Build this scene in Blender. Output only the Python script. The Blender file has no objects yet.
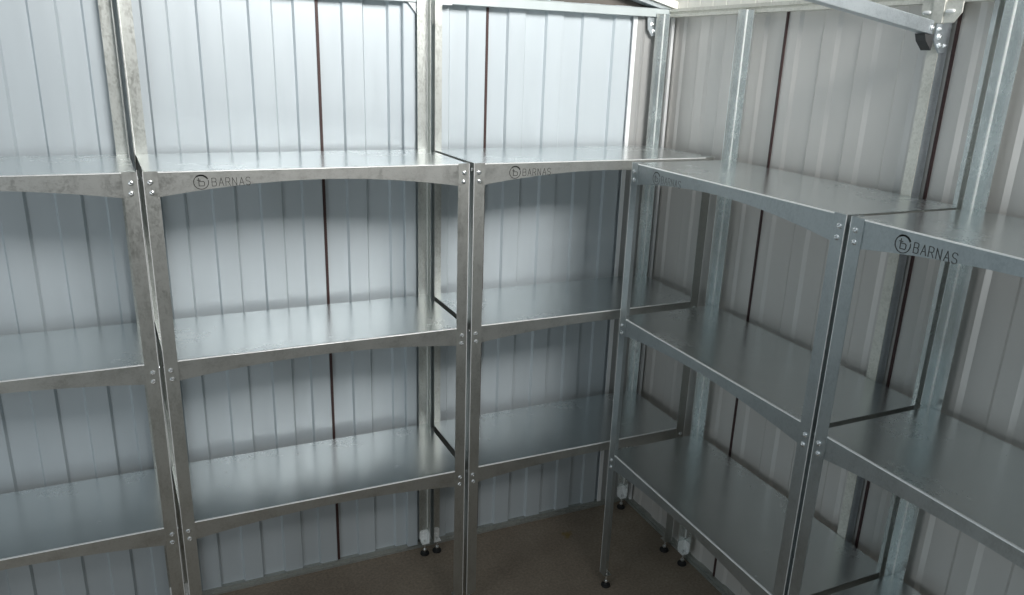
import bpy, bmesh, math, random
from mathutils import Vector, Matrix
random.seed(4)
S = bpy.context.scene
C = S.collection

# ------------------------------------------------------------------ materials
def new_mat(name):
    m = bpy.data.materials.new(name); m.use_nodes = True
    nt = m.node_tree; b = nt.nodes['Principled BSDF']
    return m, nt, b

def ramp(nt, fac, stops):
    r = nt.nodes.new('ShaderNodeValToRGB')
    e = r.color_ramp.elements
    while len(e) < len(stops): e.new(0.5)
    for i, (p, c) in enumerate(stops):
        e[i].position = p
        e[i].color = (c[0], c[1], c[2], 1) if isinstance(c, (tuple, list)) else (c, c, c, 1)
    nt.links.new(fac, r.inputs[0]); return r.outputs[0]

def tex_coord(nt, scale=(1, 1, 1)):
    t = nt.nodes.new('ShaderNodeTexCoord'); mp = nt.nodes.new('ShaderNodeMapping')
    mp.inputs['Scale'].default_value = scale
    nt.links.new(t.outputs['Object'], mp.inputs[0]); return mp.outputs[0]

def noise(nt, vec, scale, detail=3, rough=.55):
    n = nt.nodes.new('ShaderNodeTexNoise'); n.inputs['Scale'].default_value = scale
    n.inputs['Detail'].default_value = detail; n.inputs['Roughness'].default_value = rough
    nt.links.new(vec, n.inputs['Vector']); return n.outputs['Fac']

def mixc(nt, a, b, fac, mode='MIX'):
    m = nt.nodes.new('ShaderNodeMix'); m.data_type = 'RGBA'; m.blend_type = mode
    for s, v in ((m.inputs[0], fac), (m.inputs[6], a), (m.inputs[7], b)):
        if hasattr(v, 'links'): nt.links.new(v, s)
        elif isinstance(v, (int, float)): s.default_value = v
        else: s.default_value = (v[0], v[1], v[2], 1)
    return m.outputs[2]

def galvanised(name, c0, c1, r0, r1, metallic=1.0, spangle=260, smear=(1, 1, 1), bump=.0, dust=None, big=9, soft=False):
    """zinc coated steel: crystal spangle plus soft cloudy patches"""
    m, nt, b = new_mat(name)
    v = tex_coord(nt, smear)
    vo = nt.nodes.new('ShaderNodeTexVoronoi'); vo.inputs['Scale'].default_value = spangle
    nt.links.new(v, vo.inputs['Vector'])
    sep = nt.nodes.new('ShaderNodeSeparateColor'); nt.links.new(vo.outputs['Color'], sep.inputs[0])
    cl = noise(nt, v, big, 5, .6)
    fine = noise(nt, v, 60, 3, .6)
    mx = nt.nodes.new('ShaderNodeMath'); mx.operation = 'MULTIPLY_ADD'
    nt.links.new(sep.outputs[0], mx.inputs[0]); mx.inputs[1].default_value = .06 if soft else .35
    nt.links.new(cl, mx.inputs[2])
    mx2 = nt.nodes.new('ShaderNodeMath'); mx2.operation = 'MULTIPLY_ADD'
    nt.links.new(fine, mx2.inputs[0]); mx2.inputs[1].default_value = .12 if soft else .5
    nt.links.new(mx.outputs[0], mx2.inputs[2])
    col = ramp(nt, mx2.outputs[0], [(.42 if soft else .55, c0), (.78 if soft else 1.0, c1)])
    if dust:
        d = ramp(nt, noise(nt, tex_coord(nt, (1, 3, 1)), 5, 6, .7), [(.52, 0.0), (.75, 1.0)])
        col = mixc(nt, col, dust, d)
    nt.links.new(col, b.inputs['Base Color'])
    nt.links.new(ramp(nt, mx2.outputs[0], [(.42 if soft else .5, r0), (.78 if soft else 1.0, r1)]), b.inputs['Roughness'])
    b.inputs['Metallic'].default_value = metallic
    if bump:
        bp = nt.nodes.new('ShaderNodeBump'); bp.inputs['Strength'].default_value = bump
        bp.inputs['Distance'].default_value = .002
        nt.links.new(noise(nt, v, 14, 2), bp.inputs['Height']); nt.links.new(bp.outputs[0], b.inputs['Normal'])
    return m

def painted(name, c, rough=.4, var=.06, metallic=0.0, coat=0.0, stretch=(1, 1, .12), spec=.5):
    m, nt, b = new_mat(name)
    v = tex_coord(nt, stretch)
    n = noise(nt, v, 9, 4)
    lo = tuple(x * (1 - var) for x in c); hi = tuple(min(1, x * (1 + var)) for x in c)
    nt.links.new(ramp(nt, n, [(.3, lo), (.7, hi)]), b.inputs['Base Color'])
    nt.links.new(ramp(nt, noise(nt, v, 30, 3), [(.3, rough * .9), (.7, rough * 1.12)]), b.inputs['Roughness'])
    b.inputs['Metallic'].default_value = metallic
    b.inputs['Specular IOR Level'].default_value = spec
    return m

def dirty_zinc(): 
    return galvanised('dusty_zinc', (.40, .39, .35), (.66, .65, .60), .38, .62, .8, 200, (1, 1, 1), .0, None, 14)

M = {}
M['sheet_back'] = painted('pale_grey_blue_wall_sheet', (.57, .625, .655), .36, .02, .16, spec=.6)
M['sheet_right'] = painted('warm_grey_wall_sheet', (.69, .665, .63), .42, .02, .25, spec=.6)
M['upper_white'] = painted('cream_white_sheet', (.90, .89, .83), .45, .02)
M['dark_gable'] = painted('shadowed_brown_board', (.13, .115, .10), .7, .15)  # dark brown colour of the board above the back beam
M['brown'] = painted('brown_red_joint', (.055, .026, .024), .5, .1)
M['brown_light'] = painted('brown_red_joint_light', (.10, .042, .036), .5, .1)
M['cream_steel'] = galvanised('cream_primed_steel', (.62, .61, .54), (.78, .77, .70), .45, .6, .25, 180)
M['channel'] = galvanised('floor_channel_zinc', (.30, .31, .29), (.44, .45, .42), .4, .55, .6, 180)
M['dark_steel'] = painted('dark_steel', (.06, .06, .06), .6, .05)
M['grey_steel'] = painted('grey_steel', (.36, .36, .35), .5, .04)
M['bracket'] = galvanised('white_zinc_bracket', (.72, .74, .73), (.95, .96, .95), .3, .5, .25, 400)
M['white_steel'] = painted('white_steel', (.72, .74, .75), .35, .03, .0)
M['post_zinc'] = galvanised('post_zinc', (.50, .505, .475), (.60, .605, .575), .34, .46, 1.0, 260, (1, 1, .6), .0, None, 12)
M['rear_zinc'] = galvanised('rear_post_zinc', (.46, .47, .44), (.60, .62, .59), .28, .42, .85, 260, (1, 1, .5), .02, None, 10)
M['rear_zinc_bright'] = galvanised('bright_rear_post_zinc', (.68, .71, .70), (.82, .86, .85), .22, .30, .9, 260, (1, 1, .5), .0, None, 10, True)  # lighter copy of the rear zinc; the wall's reflection is in its colour
M['white_strip'] = painted('white_corner_strip', (.93, .93, .93), .4, .02)
M['post_zinc_cool'] = galvanised('cool_post_zinc', (.46, .50, .51), (.55, .59, .60), .34, .44, 1.0, 260, (1, 1, .6))  # bluish light from the left tinted into the right units' zinc
M['ink_faint'] = painted('worn_engraving', (.17, .18, .18), .7, .3, stretch=(40, 40, 40))
M['apron_zinc'] = galvanised('apron_zinc', (.50, .505, .48), (.60, .605, .58), .34, .46, 1.0, 260, (1, 1, 1), .0, None, 14)
M['shelf_zinc'] = galvanised('shelf_zinc', (.70, .735, .735), (.78, .81, .81), .21, .29, 1.0, 300, (1, 1, 1), .0, None, 4, True)
M['edge'] = galvanised('bright_fold_zinc', (.88, .88, .86), (.97, .97, .95), .28, .45, .45, 200)  # near-white zinc that carries the highlight of the folds
M['bolt'] = galvanised('bright_bolt_zinc', (.75, .77, .78), (.92, .93, .93), .15, .3, 1.0, 400)
M['rubber'] = painted('black_rubber', (.012, .012, .012), .6, .1)
M['ink'] = painted('engraved_dark', (.075, .075, .07), .8, .1)
M['frame_zinc'] = galvanised('frame_zinc', (.54, .59, .62), (.66, .71, .74), .32, .42, .8, 300)
M['beam_white'] = painted('white_blue_beam', (.55, .60, .60), .4, .05, .2)

M['yard'] = painted('pale_yard', (.36, .345, .31), .8, .1, stretch=(1, 1, 1))  # colour of the added surface that the wall sheets reflect

def floor_mat():
    m, nt, b = new_mat('worn_concrete')
    v = tex_coord(nt)
    a = ramp(nt, noise(nt, v, 1.6, 8, .65), [(.3, (.21, .165, .122)), (.55, (.29, .235, .178)), (.75, (.37, .305, .232))])
    f = ramp(nt, noise(nt, v, 90, 4, .7), [(.35, (.75, .75, .75)), (.65, (1.15, 1.15, 1.15))])
    c = mixc(nt, a, f, 1.0, 'MULTIPLY')
    g = nt.nodes.new('ShaderNodeTexCoord'); d = nt.nodes.new('ShaderNodeVectorMath'); d.operation = 'DISTANCE'
    nt.links.new(g.outputs['Object'], d.inputs[0]); d.inputs[1].default_value = (.62, -.13, 0)
    n2 = nt.nodes.new('ShaderNodeMath'); n2.operation = 'MULTIPLY_ADD'
    nt.links.new(noise(nt, v, 22, 3), n2.inputs[0]); n2.inputs[1].default_value = .16
    nt.links.new(d.outputs['Value'], n2.inputs[2])
    st = ramp(nt, n2.outputs[0], [(.085, 1.0), (.105, 0.0)])
    c = mixc(nt, c, (.24, .17, .06), st)
    nt.links.new(c, b.inputs['Base Color'])
    nt.links.new(ramp(nt, noise(nt, v, 5, 5), [(.3, .45), (.7, .7)]), b.inputs['Roughness'])
    bp = nt.nodes.new('ShaderNodeBump'); bp.inputs['Strength'].default_value = .25; bp.inputs['Distance'].default_value = .004
    nt.links.new(noise(nt, v, 70, 5), bp.inputs['Height']); nt.links.new(bp.outputs[0], b.inputs['Normal'])
    return m
M['floor'] = floor_mat()

# ------------------------------------------------------------------ mesh helpers
def box(bm, x0, x1, y0, y1, z0, z1):
    vs = [bm.verts.new((x, y, z)) for x in (x0, x1) for y in (y0, y1) for z in (z0, z1)]
    for f in ((0, 1, 3, 2), (4, 6, 7, 5), (0, 4, 5, 1), (2, 3, 7, 6), (0, 2, 6, 4), (1, 5, 7, 3)):
        bm.faces.new([vs[i] for i in f])

def prism(bm, pts, axis, a0, a1):
    """extrude a 2-D outline along an axis (0 x, 1 y, 2 z)"""
    def P(p, a):
        q = list(p); q.insert(axis, a); return q
    lo = [bm.verts.new(P(p, a0)) for p in pts]; hi = [bm.verts.new(P(p, a1)) for p in pts]
    n = len(pts)
    bm.faces.new(lo); bm.faces.new(list(reversed(hi)))
    for i in range(n): bm.faces.new((lo[i], hi[i], hi[(i + 1) % n], lo[(i + 1) % n]))

def lathe(bm, prof, mat=Matrix(), seg=16):
    """profile of (radius, height) turned round the local z axis"""
    rings = []
    for r, h in prof:
        if r < 1e-6: rings.append([bm.verts.new(mat @ Vector((0, 0, h)))])
        else: rings.append([bm.verts.new(mat @ Vector((r * math.cos(2 * math.pi * i / seg), r * math.sin(2 * math.pi * i / seg), h))) for i in range(seg)])
    for a, b in zip(rings, rings[1:]):
        for i in range(seg):
            j = (i + 1) % seg
            if len(a) == 1 and len(b) == 1: continue
            if len(a) == 1: bm.faces.new((a[0], b[i], b[j]))
            elif len(b) == 1: bm.faces.new((a[i], b[0], a[j]))
            else: bm.faces.new((a[i], b[i], b[j], a[j]))

def obj(name, bm, mat, parent=None, smooth=False, bevel=0):
    bmesh.ops.recalc_face_normals(bm, faces=bm.faces[:])
    me = bpy.data.meshes.new(name); bm.to_mesh(me); bm.free()
    o = bpy.data.objects.new(name, me); C.objects.link(o); me.materials.append(mat)
    if smooth:
        for p in me.polygons: p.use_smooth = True
    if bevel:
        b = o.modifiers.new('bevel', 'BEVEL'); b.width = bevel; b.segments = 2; b.limit_method = 'ANGLE'
    if parent: o.parent = parent
    return o

def struct(name, bm, mat, **k):
    o = obj(name, bm, mat, **k); o['kind'] = 'structure'; return o

def tag(o, label, cat, group=None):
    o['label'] = label; o['category'] = cat
    if group: o['group'] = group
    return o

def empty(name, loc, rz, label, cat, group=None):
    o = bpy.data.objects.new(name, None); C.objects.link(o)
    o.location = loc; o.rotation_euler = (0, 0, rz); o.empty_display_size = .1
    return tag(o, label, cat, group)

# ------------------------------------------------------------------ room shell
YB, YR, DEP = .050, None, .012        # raised face of back sheet, depth of the profile
XR = 1.060
ZT = 2.37
bm = bmesh.new(); box(bm, -3.2, 1.10, -1.95, .10, -.06, 0); struct('floor', bm, M['floor'])

def band_profile(start, end, joints, offs, width, ramp_w=.007):
    """list of (s, depth) along the wall; joints are grooves, offs are left sides of the raised bands"""
    pts = [(start, DEP)]
    js = sorted(joints)
    for j in js:
        for o in offs:
            a = j + o; b = a + width
            if a > start and b < end:
                pts += [(a, DEP), (a + ramp_w, 0), (b - ramp_w, 0), (b, DEP)]
    pts.append((end, DEP))
    out = []
    for p in pts:
        if not out or p[0] >= out[-1][0] - 1e-6: out.append(p)
    return out

def sheet(name, pts, axis, base, sgn, z0, z1, mat, dscale=1):
    bm = bmesh.new()
    prev = None
    for s, d in pts:
        q = base + sgn * (DEP - (DEP - d) * dscale if dscale != 1 else d)
        co = (s, q) if axis == 0 else (q, s)
        cur = (bm.verts.new((co[0], co[1], z0)), bm.verts.new((co[0], co[1], z1)))
        if prev: bm.faces.new((prev[0], cur[0], cur[1], prev[1]))
        prev = cur
    o = struct(name, bm, mat)
    sm = o.modifiers.new('thick', 'SOLIDIFY'); sm.thickness = .002; sm.offset = 0
    return o

back_joints = [-.42 + .648 * k for k in range(-4, 2)]
pts = band_profile(-3.2, XR + .02, back_joints, (.085, .252, .416, .565), .083)
sheet('wall_back', pts, 0, YB, 1, 0, ZT, M['sheet_back'])
right_joints = [-.655 * k for k in range(0, 5)]
pts = []
for k in range(5, 0, -1):
    j = -.655 * k
    for o in (.085, .245, .40, .565): pass
pr = [(-3.0, DEP)]
for k in range(5, 0, -1):
    j = -.655 * (k - 1)                       # joint nearer the corner; bands counted from it
    for off in (.560, .400, .244, .072):
        a = j - off; b = a + .080
        if a > -2.98 and b < .05: pr += [(a, DEP), (a + .016, 0), (b - .010, 0), (b, DEP)]
pr.append((YB + .02, DEP))
sheet('wall_right', pr, 1, XR, 1, 0, ZT, M['sheet_right'], .5)

n = 0
def trim(bm, mat, **k):
    global n
    n += 1
    return struct('trim_%d' % n, bm, mat, **k)

# brown joint strips between the wall sheets
for j in back_joints:
    if j < 1.0:
        bm = bmesh.new(); box(bm, j - .0045, j + .0055, YB - .001, YB + .010, .02, ZT - .005); trim(bm, M['brown'])
for k in (1, 2, 3, 4):
    j = -.656 * k
    bm = bmesh.new(); box(bm, XR - .001, XR + .010, j - .0055, j + .0025, .02, ZT - .005); trim(bm, M['brown'])

# floor channels
bm = bmesh.new(); prism(bm, [(.030, 0), (.030, .010), (.040, .012), (.040, .022), (YB + .014, .022), (YB + .014, 0)], 0, -3.2, XR + .01); trim(bm, M['channel'])
bm = bmesh.new(); prism(bm, [(XR - .02, 0), (XR - .02, .010), (XR - .010, .012), (XR - .010, .022), (XR + .013, .022), (XR + .013, 0)], 1, -3.0, .028); trim(bm, M['channel'])

# head beams under the roof
bm = bmesh.new(); prism(bm, [(.006, 2.332), (.006, 2.362), (.012, 2.366), (YB + .012, 2.366), (YB + .012, 2.332)], 0, -3.2, XR - .001)
trim(bm, M['beam_white'], bevel=.001)
bm = bmesh.new(); box(bm, -3.2, .475, .008, YB + .01, 2.367, 2.400); trim(bm, M['beam_white'], bevel=.002)
bm = bmesh.new(); prism(bm, [(1.030, 2.334), (1.030, 2.345), (1.036, 2.347), (1.036, 2.352), (1.030, 2.354), (1.030, 2.366), (XR + .012, 2.366), (XR + .012, 2.334)], 1, -3.0, .004)
trim(bm, M['cream_steel'])
# boards above the beams
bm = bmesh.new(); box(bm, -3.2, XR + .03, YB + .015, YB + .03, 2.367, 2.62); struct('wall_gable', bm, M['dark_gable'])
pu = [(-3.0, .004)]
y = -2.95
while y < .0:
    pu += [(y, .004), (y + .004, .010), (y + .008, .004)]; y += .082
pu.append((.03, .004))
sheet('wall_right_upper', pu, 1, XR, 1, 2.367, 2.62, M['upper_white'])
# sloping verge board rising from the corner along the gable
bm = bmesh.new()
L = .42
prism(bm, [(XR, 2.366), (XR, 2.395), (XR - L, 2.395 + L * .235), (XR - L, 2.366 + L * .235)], 1, -.012, YB + .012)
trim(bm, M['upper_white'])
bm = bmesh.new()
prism(bm, [(XR - .012, 2.3665), (XR - .075, 2.3665), (XR - L, 2.348 + (L - .0) * .235), (XR - L, 2.364 + L * .235)], 1, .004, YB + .010)
trim(bm, M['frame_zinc'])

# studs of the shed frame
bm = bmesh.new(); prism(bm, [(-.114, YB - .001), (-.114, .024), (-.068, .024), (-.068, YB - .001)], 2, .022, 2.331); trim(bm, M['sheet_back'], bevel=.002)
bm = bmesh.new(); prism(bm, [(XR, -1.262), (1.025, -1.262), (1.025, -1.296), (XR, -1.296)], 2, .022, 2.333)
o = trim(bm, M['frame_zinc'], bevel=.001)
bm = bmesh.new(); box(bm, 1.0225, 1.0250, -1.297, -1.262, .022, 2.333); trim(bm, M['cream_steel'])
# corner post, folded from one white sheet
bm = bmesh.new(); box(bm, .883, .901, .041, YB - .001, .022, 2.331); trim(bm, M['white_strip'])
bm = bmesh.new(); prism(bm, [(.902, .044), (.925, .044), (.932, .038), (.945, .044), (1.04, .040), (1.04, YB - .001), (.902, YB - .001)], 2, .022, 2.331); trim(bm, M['grey_steel'])
bm = bmesh.new(); box(bm, 1.046, 1.058, -.003, .009, .022, 2.333); trim(bm, M['white_strip'])

# ------------------------------------------------------------------ shelving
FW, T = .040, .0022
ZS = (1.805, 1.2197, .6404)

def dome(bm, p, nrm, r=.0078, h=.0045):
    m = Matrix.Translation(p) @ Vector((0, 0, 1)).rotation_difference(Vector(nrm)).to_matrix().to_4x4()
    lathe(bm, [(r * 1.02, 0), (r, h * .35), (r * .8, h * .8), (r * .42, h), (r * .36, h * .55), (0, h * .5)], m, 14)

def hexhead(bm, p, nrm, r=.0085, h=.006):
    m = Matrix.Translation(p) @ Vector((0, 0, 1)).rotation_difference(Vector(nrm)).to_matrix().to_4x4()
    lathe(bm, [(r * 1.25, 0), (r * 1.25, .0012), (r, .0012), (r, h), (r * .45, h), (r * .45, h + .003), (0, h + .003)], m, 6)

def ribbon(bm, line, w, y, thick=.0006, closed=False):
    """flat engraved stroke on the front plane y (local), along a polyline of (x, z)"""
    if closed: line = line + [line[0]]
    for (x0, z0), (x1, z1) in zip(line, line[1:]):
        d = Vector((x1 - x0, z1 - z0)); l = d.length
        if l < 1e-7: continue
        d /= l; nn = Vector((-d.y, d.x)) * w / 2; e = d * w * .3
        q = [(x0 - e.x + nn.x, z0 - e.y + nn.y), (x1 + e.x + nn.x, z1 + e.y + nn.y), (x1 + e.x - nn.x, z1 + e.y - nn.y), (x0 - e.x - nn.x, z0 - e.y - nn.y)]
        prism(bm, q, 1, y - thick, y + thick)

GLYPH = {
 'B': [[(0, 0), (0, 1), (.42, 1), (.58, .9), (.58, .62), (.42, .53), (0, .53)], [(.42, .53), (.62, .42), (.62, .1), (.45, 0), (0, 0)]],
 'A': [[(0, 0), (.34, 1), (.68, 0)], [(.13, .36), (.55, .36)]],
 'R': [[(0, 0), (0, 1), (.42, 1), (.6, .88), (.6, .6), (.42, .48), (0, .48)], [(.36, .48), (.64, 0)]],
 'N': [[(0, 0), (0, 1), (.6, 0), (.6, 1)]],
 'S': [[(.6, .85), (.45, 1), (.15, 1), (0, .85), (0, .65), (.15, .53), (.45, .47), (.6, .35), (.6, .15), (.45, 0), (.15, 0), (0, .15)]],
}

def make_logo(parent, y, x0, zt, ink):
    zc = zt - .034; r = .0205
    bm = bmesh.new()
    ring = [(x0 + r * math.cos(a), zc + r * math.sin(a)) for a in [math.radians(d) for d in range(-235, 16, 10)]]
    ribbon(bm, ring, .0022, y)
    arc = [(x0 + r * math.cos(a), zc + r * math.sin(a)) for a in [math.radians(d) for d in range(28, 131, 8)]]
    ribbon(bm, arc, .0042, y)
    obj('logo_ring', bm, ink, parent)
    bm = bmesh.new()
    for ln in ([(-.006, .012), (-.006, -.011), (.007, -.011), (.009, -.008), (.009, -.001), (.007, .002), (-.006, .002)], [(-.010, .006), (-.001, .006)]):
        ribbon(bm, [(x0 + a, zc + b) for a, b in ln], .0020, y)
    obj('logo_letter', bm, ink, parent)
    h = .0235; x = x0 + .030
    for ch in 'BARNAS':
        bm = bmesh.new()
        wsc = .0195
        for ln in GLYPH[ch]:
            ribbon(bm, [(x + a * wsc, zc - .0125 + b * h) for a, b in ln], .0017, y)
        obj('engraved_letter', bm, ink, parent)
        x += wsc * .68 + .0060

def make_unit(loc, rz, W, D, label, rear_dx=(0, 0)):
    u = empty('shelving_unit', loc, rz, label, 'shelving unit')
    # four L section posts; rear pair runs up to the head beam
    for sx in (0, 1):
        for front in (1, 0):
            x0 = (0 if sx == 0 else W) + (0 if front else rear_dx[sx]); dx = 1 if sx == 0 else -1
            y0 = -D if front else 0; dy = 1 if front else -1
            top = ZS[0] + .0015 if front else 2.345
            zb = .062
            bm = bmesh.new()
            c = .008
            # flange across the front / against the wall
            pl = [(0, zb), (0, top), (FW, top), (FW, zb + c), (FW - c, zb)]
            prism(bm, [(x0 + dx * a, z) for a, z in pl], 1, y0, y0 + dy * T)
            # side flange
            pl = [(T, zb), (T, top), (FW, top), (FW, zb + c), (FW - c, zb)]
            prism(bm, [(y0 + dy * a, z) for a, z in pl], 0, x0, x0 + dx * T)
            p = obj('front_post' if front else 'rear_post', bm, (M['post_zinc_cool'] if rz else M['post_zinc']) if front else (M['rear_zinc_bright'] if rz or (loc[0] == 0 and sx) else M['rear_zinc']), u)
            # strip inside/outside the corner fold, its highlight given as near-white colour
            bm = bmesh.new()
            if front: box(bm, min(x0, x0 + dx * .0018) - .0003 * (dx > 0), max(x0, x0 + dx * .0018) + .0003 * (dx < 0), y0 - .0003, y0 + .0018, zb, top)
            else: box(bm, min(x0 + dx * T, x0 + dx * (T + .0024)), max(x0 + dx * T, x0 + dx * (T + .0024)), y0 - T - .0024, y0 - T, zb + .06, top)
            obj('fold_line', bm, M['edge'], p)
            # bolts through the flanges at each shelf
            for zs in ZS:
                for k, dz in enumerate((.030, .060)):
                    if front:
                        bm = bmesh.new()
                        dome(bm, (x0 + dx * (.018 + .002 * k), y0, zs - dz), (0, -1, 0))
                        obj('bolt', bm, M['bolt'], p, smooth=False)
                bm = bmesh.new(); dome(bm, (x0, y0 + dy * .020, zs - .022), (-dx, 0, 0), .006, .0035); obj('bolt', bm, M['bolt'], p)
                if not front:
                    bm = bmesh.new(); dome(bm, (x0 + dx * .02, y0 - T, zs + .0), (0, -1, 0), .006, .003)
                    bm.free()
            # foot bracket and levelling foot
            bm = bmesh.new()
            r = .021
            def plate(n=9):
                pts = [(T + .002, zb + .062)]
                cx = T + .002
                out = [(T + .001, .112), (T + .001, zb - .004)]
                for i in range(n):
                    a = -math.pi / 2 + i / (n - 1) * math.pi * .5
                    out.append((.022 + .016 * math.cos(a), zb + .012 + .016 * math.sin(a)))
                out.append((.038, .104)); out.append((.030, .112))
                return out
            P = plate()
            prism(bm, [(x0 + dx * a, z) for a, z in P], 1, y0 + dy * T, y0 + dy * (T + .003))
            prism(bm, [(y0 + dy * a, z) for a, z in P if True], 0, x0 + dx * T, x0 + dx * (T + .003))
            xa, xb = sorted((x0 + dx * (T + .001), x0 + dx * .036)); ya, yb = sorted((y0 + dy * (T + .001), y0 + dy * .036))
            box(bm, xa, xb, ya, yb, zb - .003, zb)
            for zz in (.082, .100):
                hexhead(bm, (x0 + dx * .022, y0 + dy * (T + .003), zz), (0, dy, 0), .005, .003)
            obj('foot_bracket', bm, M['post_zinc'] if front else M['bracket'], p)
            bm = bmesh.new()
            fx, fy = x0 + dx * .021, y0 + dy * .021
            m = Matrix.Translation((fx, fy, 0))
            lathe(bm, [(0, .014), (.0042, .014), (.0042, zb + .014), (0, zb + .014)], m, 12)
            lathe(bm, [(0, .020), (.009, .020), (.009, .027), (0, .027)], m, 6)
            f = obj('levelling_bolt', bm, M['bolt'], p)
            bm = bmesh.new()
            lathe(bm, [(0, 0), (.0195, 0), (.0205, .003), (.0195, .008), (.011, .012), (.008, .018), (0, .018)], m, 20)
            obj('rubber_foot', bm, M['rubber'], p, smooth=False)
    # three shelves
    for i, z in enumerate(ZS):
        g = .0034
        bm = bmesh.new()
        # deck, with square notches at the four posts' inner corners
        prism(bm, [(g + rear_dx[0], -g), (g, -D + g), (W - g, -D + g), (W - g + rear_dx[1], -g)], 2, z - .0016, z)
        sh = obj('shelf', bm, M['shelf_zinc'], u)
        # rounded front fold; near-white colour stands in for its highlight
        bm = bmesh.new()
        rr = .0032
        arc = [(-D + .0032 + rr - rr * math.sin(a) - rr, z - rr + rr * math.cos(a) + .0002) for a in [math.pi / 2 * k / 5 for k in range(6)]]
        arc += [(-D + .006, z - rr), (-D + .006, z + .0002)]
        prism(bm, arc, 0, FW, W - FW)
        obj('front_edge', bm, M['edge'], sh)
        # arched front apron
        h0, h1 = ((.074, .036) if i == 0 else (.068, .038))
        bm = bmesh.new()
        N = 28; lo = []
        for k in range(N + 1):
            t = k / N; x = FW - .004 + (W - 2 * FW + .008) * t
            hh = h1 + (h0 - h1) * abs(2 * t - 1) ** 1.9
            lo.append((x, z - hh))
        pl = [(g, z - .003), (g, z - h0)] + lo + [(W - g, z - h0), (W - g, z - .003)]
        yA = -D + .0026
        vt = []
        # quads strip keeps the arch clean
        xs = [g, FW - .004] ; 
        top = [(x, z - .003) for x, _ in [(g, 0)] + lo + [(W - g, 0)]]
        bot = [(g, z - h0)] + lo + [(W - g, z - h0)]
        fr_t = [bm.verts.new((a, yA, b)) for a, b in top]; fr_b = [bm.verts.new((a, yA, b)) for a, b in bot]
        bk_t = [bm.verts.new((a, yA + .0015, b)) for a, b in top]; bk_b = [bm.verts.new((a, yA + .0015, b)) for a, b in bot]
        for k in range(len(top) - 1):
            bm.faces.new((fr_t[k], fr_b[k], fr_b[k + 1], fr_t[k + 1]))
            bm.faces.new((bk_t[k], bk_t[k + 1], bk_b[k + 1], bk_b[k]))
            bm.faces.new((fr_b[k], bk_b[k], bk_b[k + 1], fr_b[k + 1]))
            bm.faces.new((fr_t[k], fr_t[k + 1], bk_t[k + 1], bk_t[k]))
        ap = obj('front_apron', bm, M['post_zinc_cool'] if rz else M['apron_zinc'], u)
        if i == 0: make_logo(ap, yA - .0002, .154, z, M['ink_faint'] if abs(loc[1] + .4915) < .01 else M['ink'])
        # plain rear apron and the two side aprons
        bm = bmesh.new(); box(bm, g + rear_dx[0], W - g + rear_dx[1], -.0048, -.0030, z - .045, z - .0018); obj('rear_apron', bm, M['apron_zinc'], u)
        for xa, dxr in ((g, rear_dx[0]), (W - g - .0015, rear_dx[1])):
            bm = bmesh.new(); prism(bm, [(xa, -D + .006), (xa + .0015, -D + .006), (xa + .0015 + dxr, -.006), (xa + dxr, -.006)], 2, z - .050, z - .0018); obj('side_apron', bm, M['apron_zinc'], u)
    return u

D = .4193
make_unit((-2.0302, 0, 0), 0, 1.0, D, 'galvanised three-tier shelving unit at far left of back wall, cut off by left edge', (-.02, -.028))
make_unit((-1.0164, 0, 0), 0, 1.0, D, 'galvanised three-tier shelving unit in the middle of back wall, widest whole one in view', (-.028, -.012))
make_unit((0, 0, 0), 0, 1.0055, D, 'galvanised three-tier shelving unit tucked into the corner, its right end behind another unit', (-.013, 0))
R90 = -math.pi / 2
make_unit((1.0223, -.4915, 0), R90, .9829, .439, 'galvanised three-tier shelving unit along right wall next to the corner, shelves seen whole')
make_unit((1.0223, -1.4893, 0), R90, .9829, .439, 'galvanised three-tier shelving unit on right wall nearest the camera, cut off by right edge')

# ------------------------------------------------------------------ tie beam and its brackets
t = empty('tie_beam', (.99, -1.284, 2.2485), 0, 'bluish galvanised square tie beam running out from the right wall under the roof', 'beam')
t.rotation_euler = (0, 0, 0)
bm = bmesh.new()
x1, x0 = -.006, -1.25
def bz(x): return -.143 * x
w = .016
q = [(x1, bz(x1)), (x0, bz(x0)), (x0, bz(x0) + .036), (x1, bz(x1) + .036)]
prism(bm, q, 1, -w, w)
obj('beam_tube', bm, M['frame_zinc'], t, bevel=.002)
bm = bmesh.new()
prism(bm, [(-.022, -.016), (.004, -.040), (.010, .002), (-.030, .003)], 1, -w + .004, w + .004)
obj('end_gusset', bm, M['dark_steel'], t)
bm = bmesh.new(); hexhead(bm, (-.012, -w - .001, .018), (0, -1, 0), .006, .004); obj('bolt', bm, M['bolt'], t)

k = empty('joint_bracket', (1.018, -1.275, 2.30), 0, 'grey bolted cross-shaped bracket where the tie beam meets the right wall stud', 'bracket')
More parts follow.
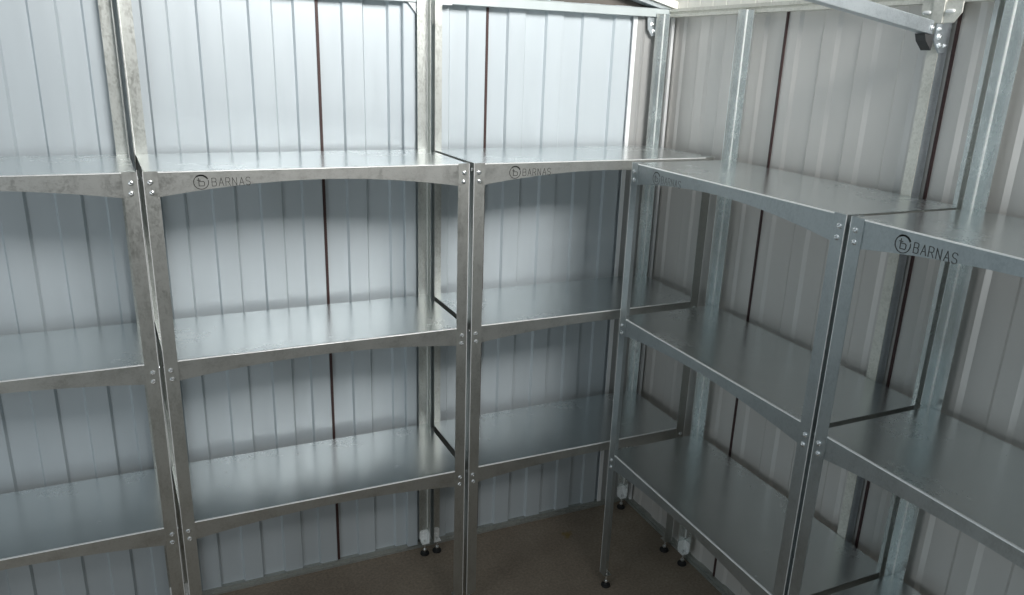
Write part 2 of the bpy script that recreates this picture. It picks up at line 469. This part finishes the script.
# vertical cover strip, its side wings and the lower cheek plate
bm = bmesh.new(); box(bm, -.006, .002, -.024, .011, -.020, .066); obj('cover_strip', bm, M['cream_steel'], k, bevel=.001)
bm = bmesh.new()
prism(bm, [(.012, .034), (.048, .034), (.048, .004), (.034, -.014), (.012, -.014)], 0, -.003, .001)
obj('wing_plate', bm, M['cream_steel'], k)
bm = bmesh.new()
prism(bm, [(-.025, .034), (-.076, .034), (-.076, .006), (-.056, -.019), (-.025, -.019)], 0, -.003, .001)
obj('wing_plate', bm, M['cream_steel'], k)
bm = bmesh.new()
prism(bm, [(-.024, -.022), (.030, -.022), (.032, -.060), (.030, -.098), (.004, -.098), (-.024, -.066)], 1, -.026, -.0215)
obj('cheek_plate', bm, M['frame_zinc'], k)
for (yy, zz) in ((.028, .008), (-.044, .010)):
    bm = bmesh.new()
    m = Matrix.Translation((-.005, yy, zz)) @ Matrix.Rotation(math.radians(90), 4, 'X')
    lathe(bm, [(0, -.014), (.004, -.012), (.0055, -.008), (.0055, .008), (.004, .012), (0, .014)], m, 10)
    obj('bolt', bm, M['bracket'], k, smooth=True)
for (xx, zz, r) in ((-.012, -.036, .005), (-.006, -.056, .008), (.000, -.078, .007), (.018, -.078, .0045)):
    bm = bmesh.new(); hexhead(bm, (xx, -.026, zz), (0, -1, 0), r, .005); obj('bolt', bm, M['bolt'], k)

k = empty('corner_bracket', (.965, .03, 2.30), 0, 'small grey bolted knuckle bracket under the beam in the wall corner', 'bracket')
bm = bmesh.new(); prism(bm, [(-.030, .031), (.022, .031), (.022, -.040), (-.004, -.044), (-.024, -.018)], 1, -.012, -.008); obj('plate', bm, M['frame_zinc'], k)
for xx, zz in ((-.004, .002), (.006, -.024)):
    bm = bmesh.new(); hexhead(bm, (xx, -.012, zz), (0, -1, 0), .0085, .006); obj('bolt', bm, M['bolt'], k)

k = empty('knee_gusset', (-.075, .015, 2.30), 0, 'small white triangular gusset plate under the back beam beside tall rear posts', 'bracket')
bm = bmesh.new(); prism(bm, [(-.024, .031), (.060, .031), (.060, -.045), (.012, -.012)], 1, -.003, 0); obj('plate', bm, M['white_steel'], k)
bm = bmesh.new(); hexhead(bm, (.012, -.003, .012), (0, -1, 0), .005, .004); obj('bolt', bm, M['bolt'], k)
k = empty('splice_plate', (.055, 0, 2.35), 0, 'white rectangular splice plate on the back beam right of tall rear posts', 'plate')
bm = bmesh.new(); box(bm, -.055, .012, .001, .005, -.022, .048); obj('plate', bm, M['white_steel'], k)

# ------------------------------------------------------------------ light
def area(name, loc, target, sx, sy, energy, color):
    l = bpy.data.lights.new(name, 'AREA'); l.shape = 'RECTANGLE'; l.size = sx; l.size_y = sy
    l.energy = energy; l.color = color
    o = bpy.data.objects.new(name, l); C.objects.link(o); o.location = loc
    o.rotation_euler = (Vector(target) - Vector(loc)).to_track_quat('-Z', 'Y').to_euler()
    return o
o = area('high_daylight', (.4, -4.3, 4.15), (.40, 0, 3.8), 1.8, 1.3, 92, (1.0, .99, .97))
o.data.spread = math.radians(80)
area('side_window_daylight', (-3.1, -2.3, 1.35), (1.0, -1.1, 1.0), 1.0, 1.3, 17, (.90, .96, 1.0))  # bluish fill from the left, lifting the right bays; no window modelled
area('yard_daylight', (-.3, -3.6, 3.6), (-.3, -3.4, 0), 2.6, 1.6, 15, (.95, .98, 1.0))  # added lamp, brightens the unseen pale surface mirrored in the walls
# unseen pale surface before the shed, added for the walls to reflect
bm = bmesh.new(); box(bm, -5, 3, -7.0, -1.95, -.05, .002); struct('ground', bm, M['yard'])

w = bpy.data.worlds.new('world'); S.world = w; w.use_nodes = True
nt = w.node_tree; bg = nt.nodes['Background']
tc = nt.nodes.new('ShaderNodeTexCoord'); sp = nt.nodes.new('ShaderNodeSeparateXYZ')
nt.links.new(tc.outputs['Generated'], sp.inputs[0])
mr = nt.nodes.new('ShaderNodeMapRange'); mr.inputs[1].default_value = -1; mr.inputs[2].default_value = 1
nt.links.new(sp.outputs['Z'], mr.inputs[0])
r = ramp(nt, mr.outputs[0], [(.35, (.06, .056, .05)), (.50, (.12, .12, .115)), (.62, (.22, .235, .24)), (1.0, (.34, .37, .40))])
mx_ = nt.nodes.new('ShaderNodeMapRange'); mx_.inputs[1].default_value = -.1; mx_.inputs[2].default_value = -.9
nt.links.new(sp.outputs['X'], mx_.inputs[0])
r = mixc(nt, r, (.20, .265, .30), mx_.outputs[0])
nt.links.new(r, bg.inputs[0]); bg.inputs[1].default_value = .9

# ------------------------------------------------------------------ camera
cam = bpy.data.cameras.new('camera'); co = bpy.data.objects.new('camera', cam); C.objects.link(co)
cam.sensor_width = 36; cam.lens = 763.81 / 1024 * 36; cam.clip_start = .02
yaw, pitch, roll = .4290, -.3051, .0345
f = Vector((math.sin(yaw) * math.cos(pitch), math.cos(yaw) * math.cos(pitch), math.sin(pitch)))
r0 = Vector((math.cos(yaw), -math.sin(yaw), 0)); u0 = r0.cross(f)
r2 = r0 * math.cos(roll) + u0 * math.sin(roll); u2 = -r0 * math.sin(roll) + u0 * math.cos(roll)
m = Matrix((r2, u2, -f)).transposed().to_4x4(); m.translation = (-.9507, -2.8427, 2.154)
co.matrix_world = m
S.camera = co
S.view_settings.view_transform = 'Standard'
S.view_settings.look = 'None'
S.view_settings.exposure = 0
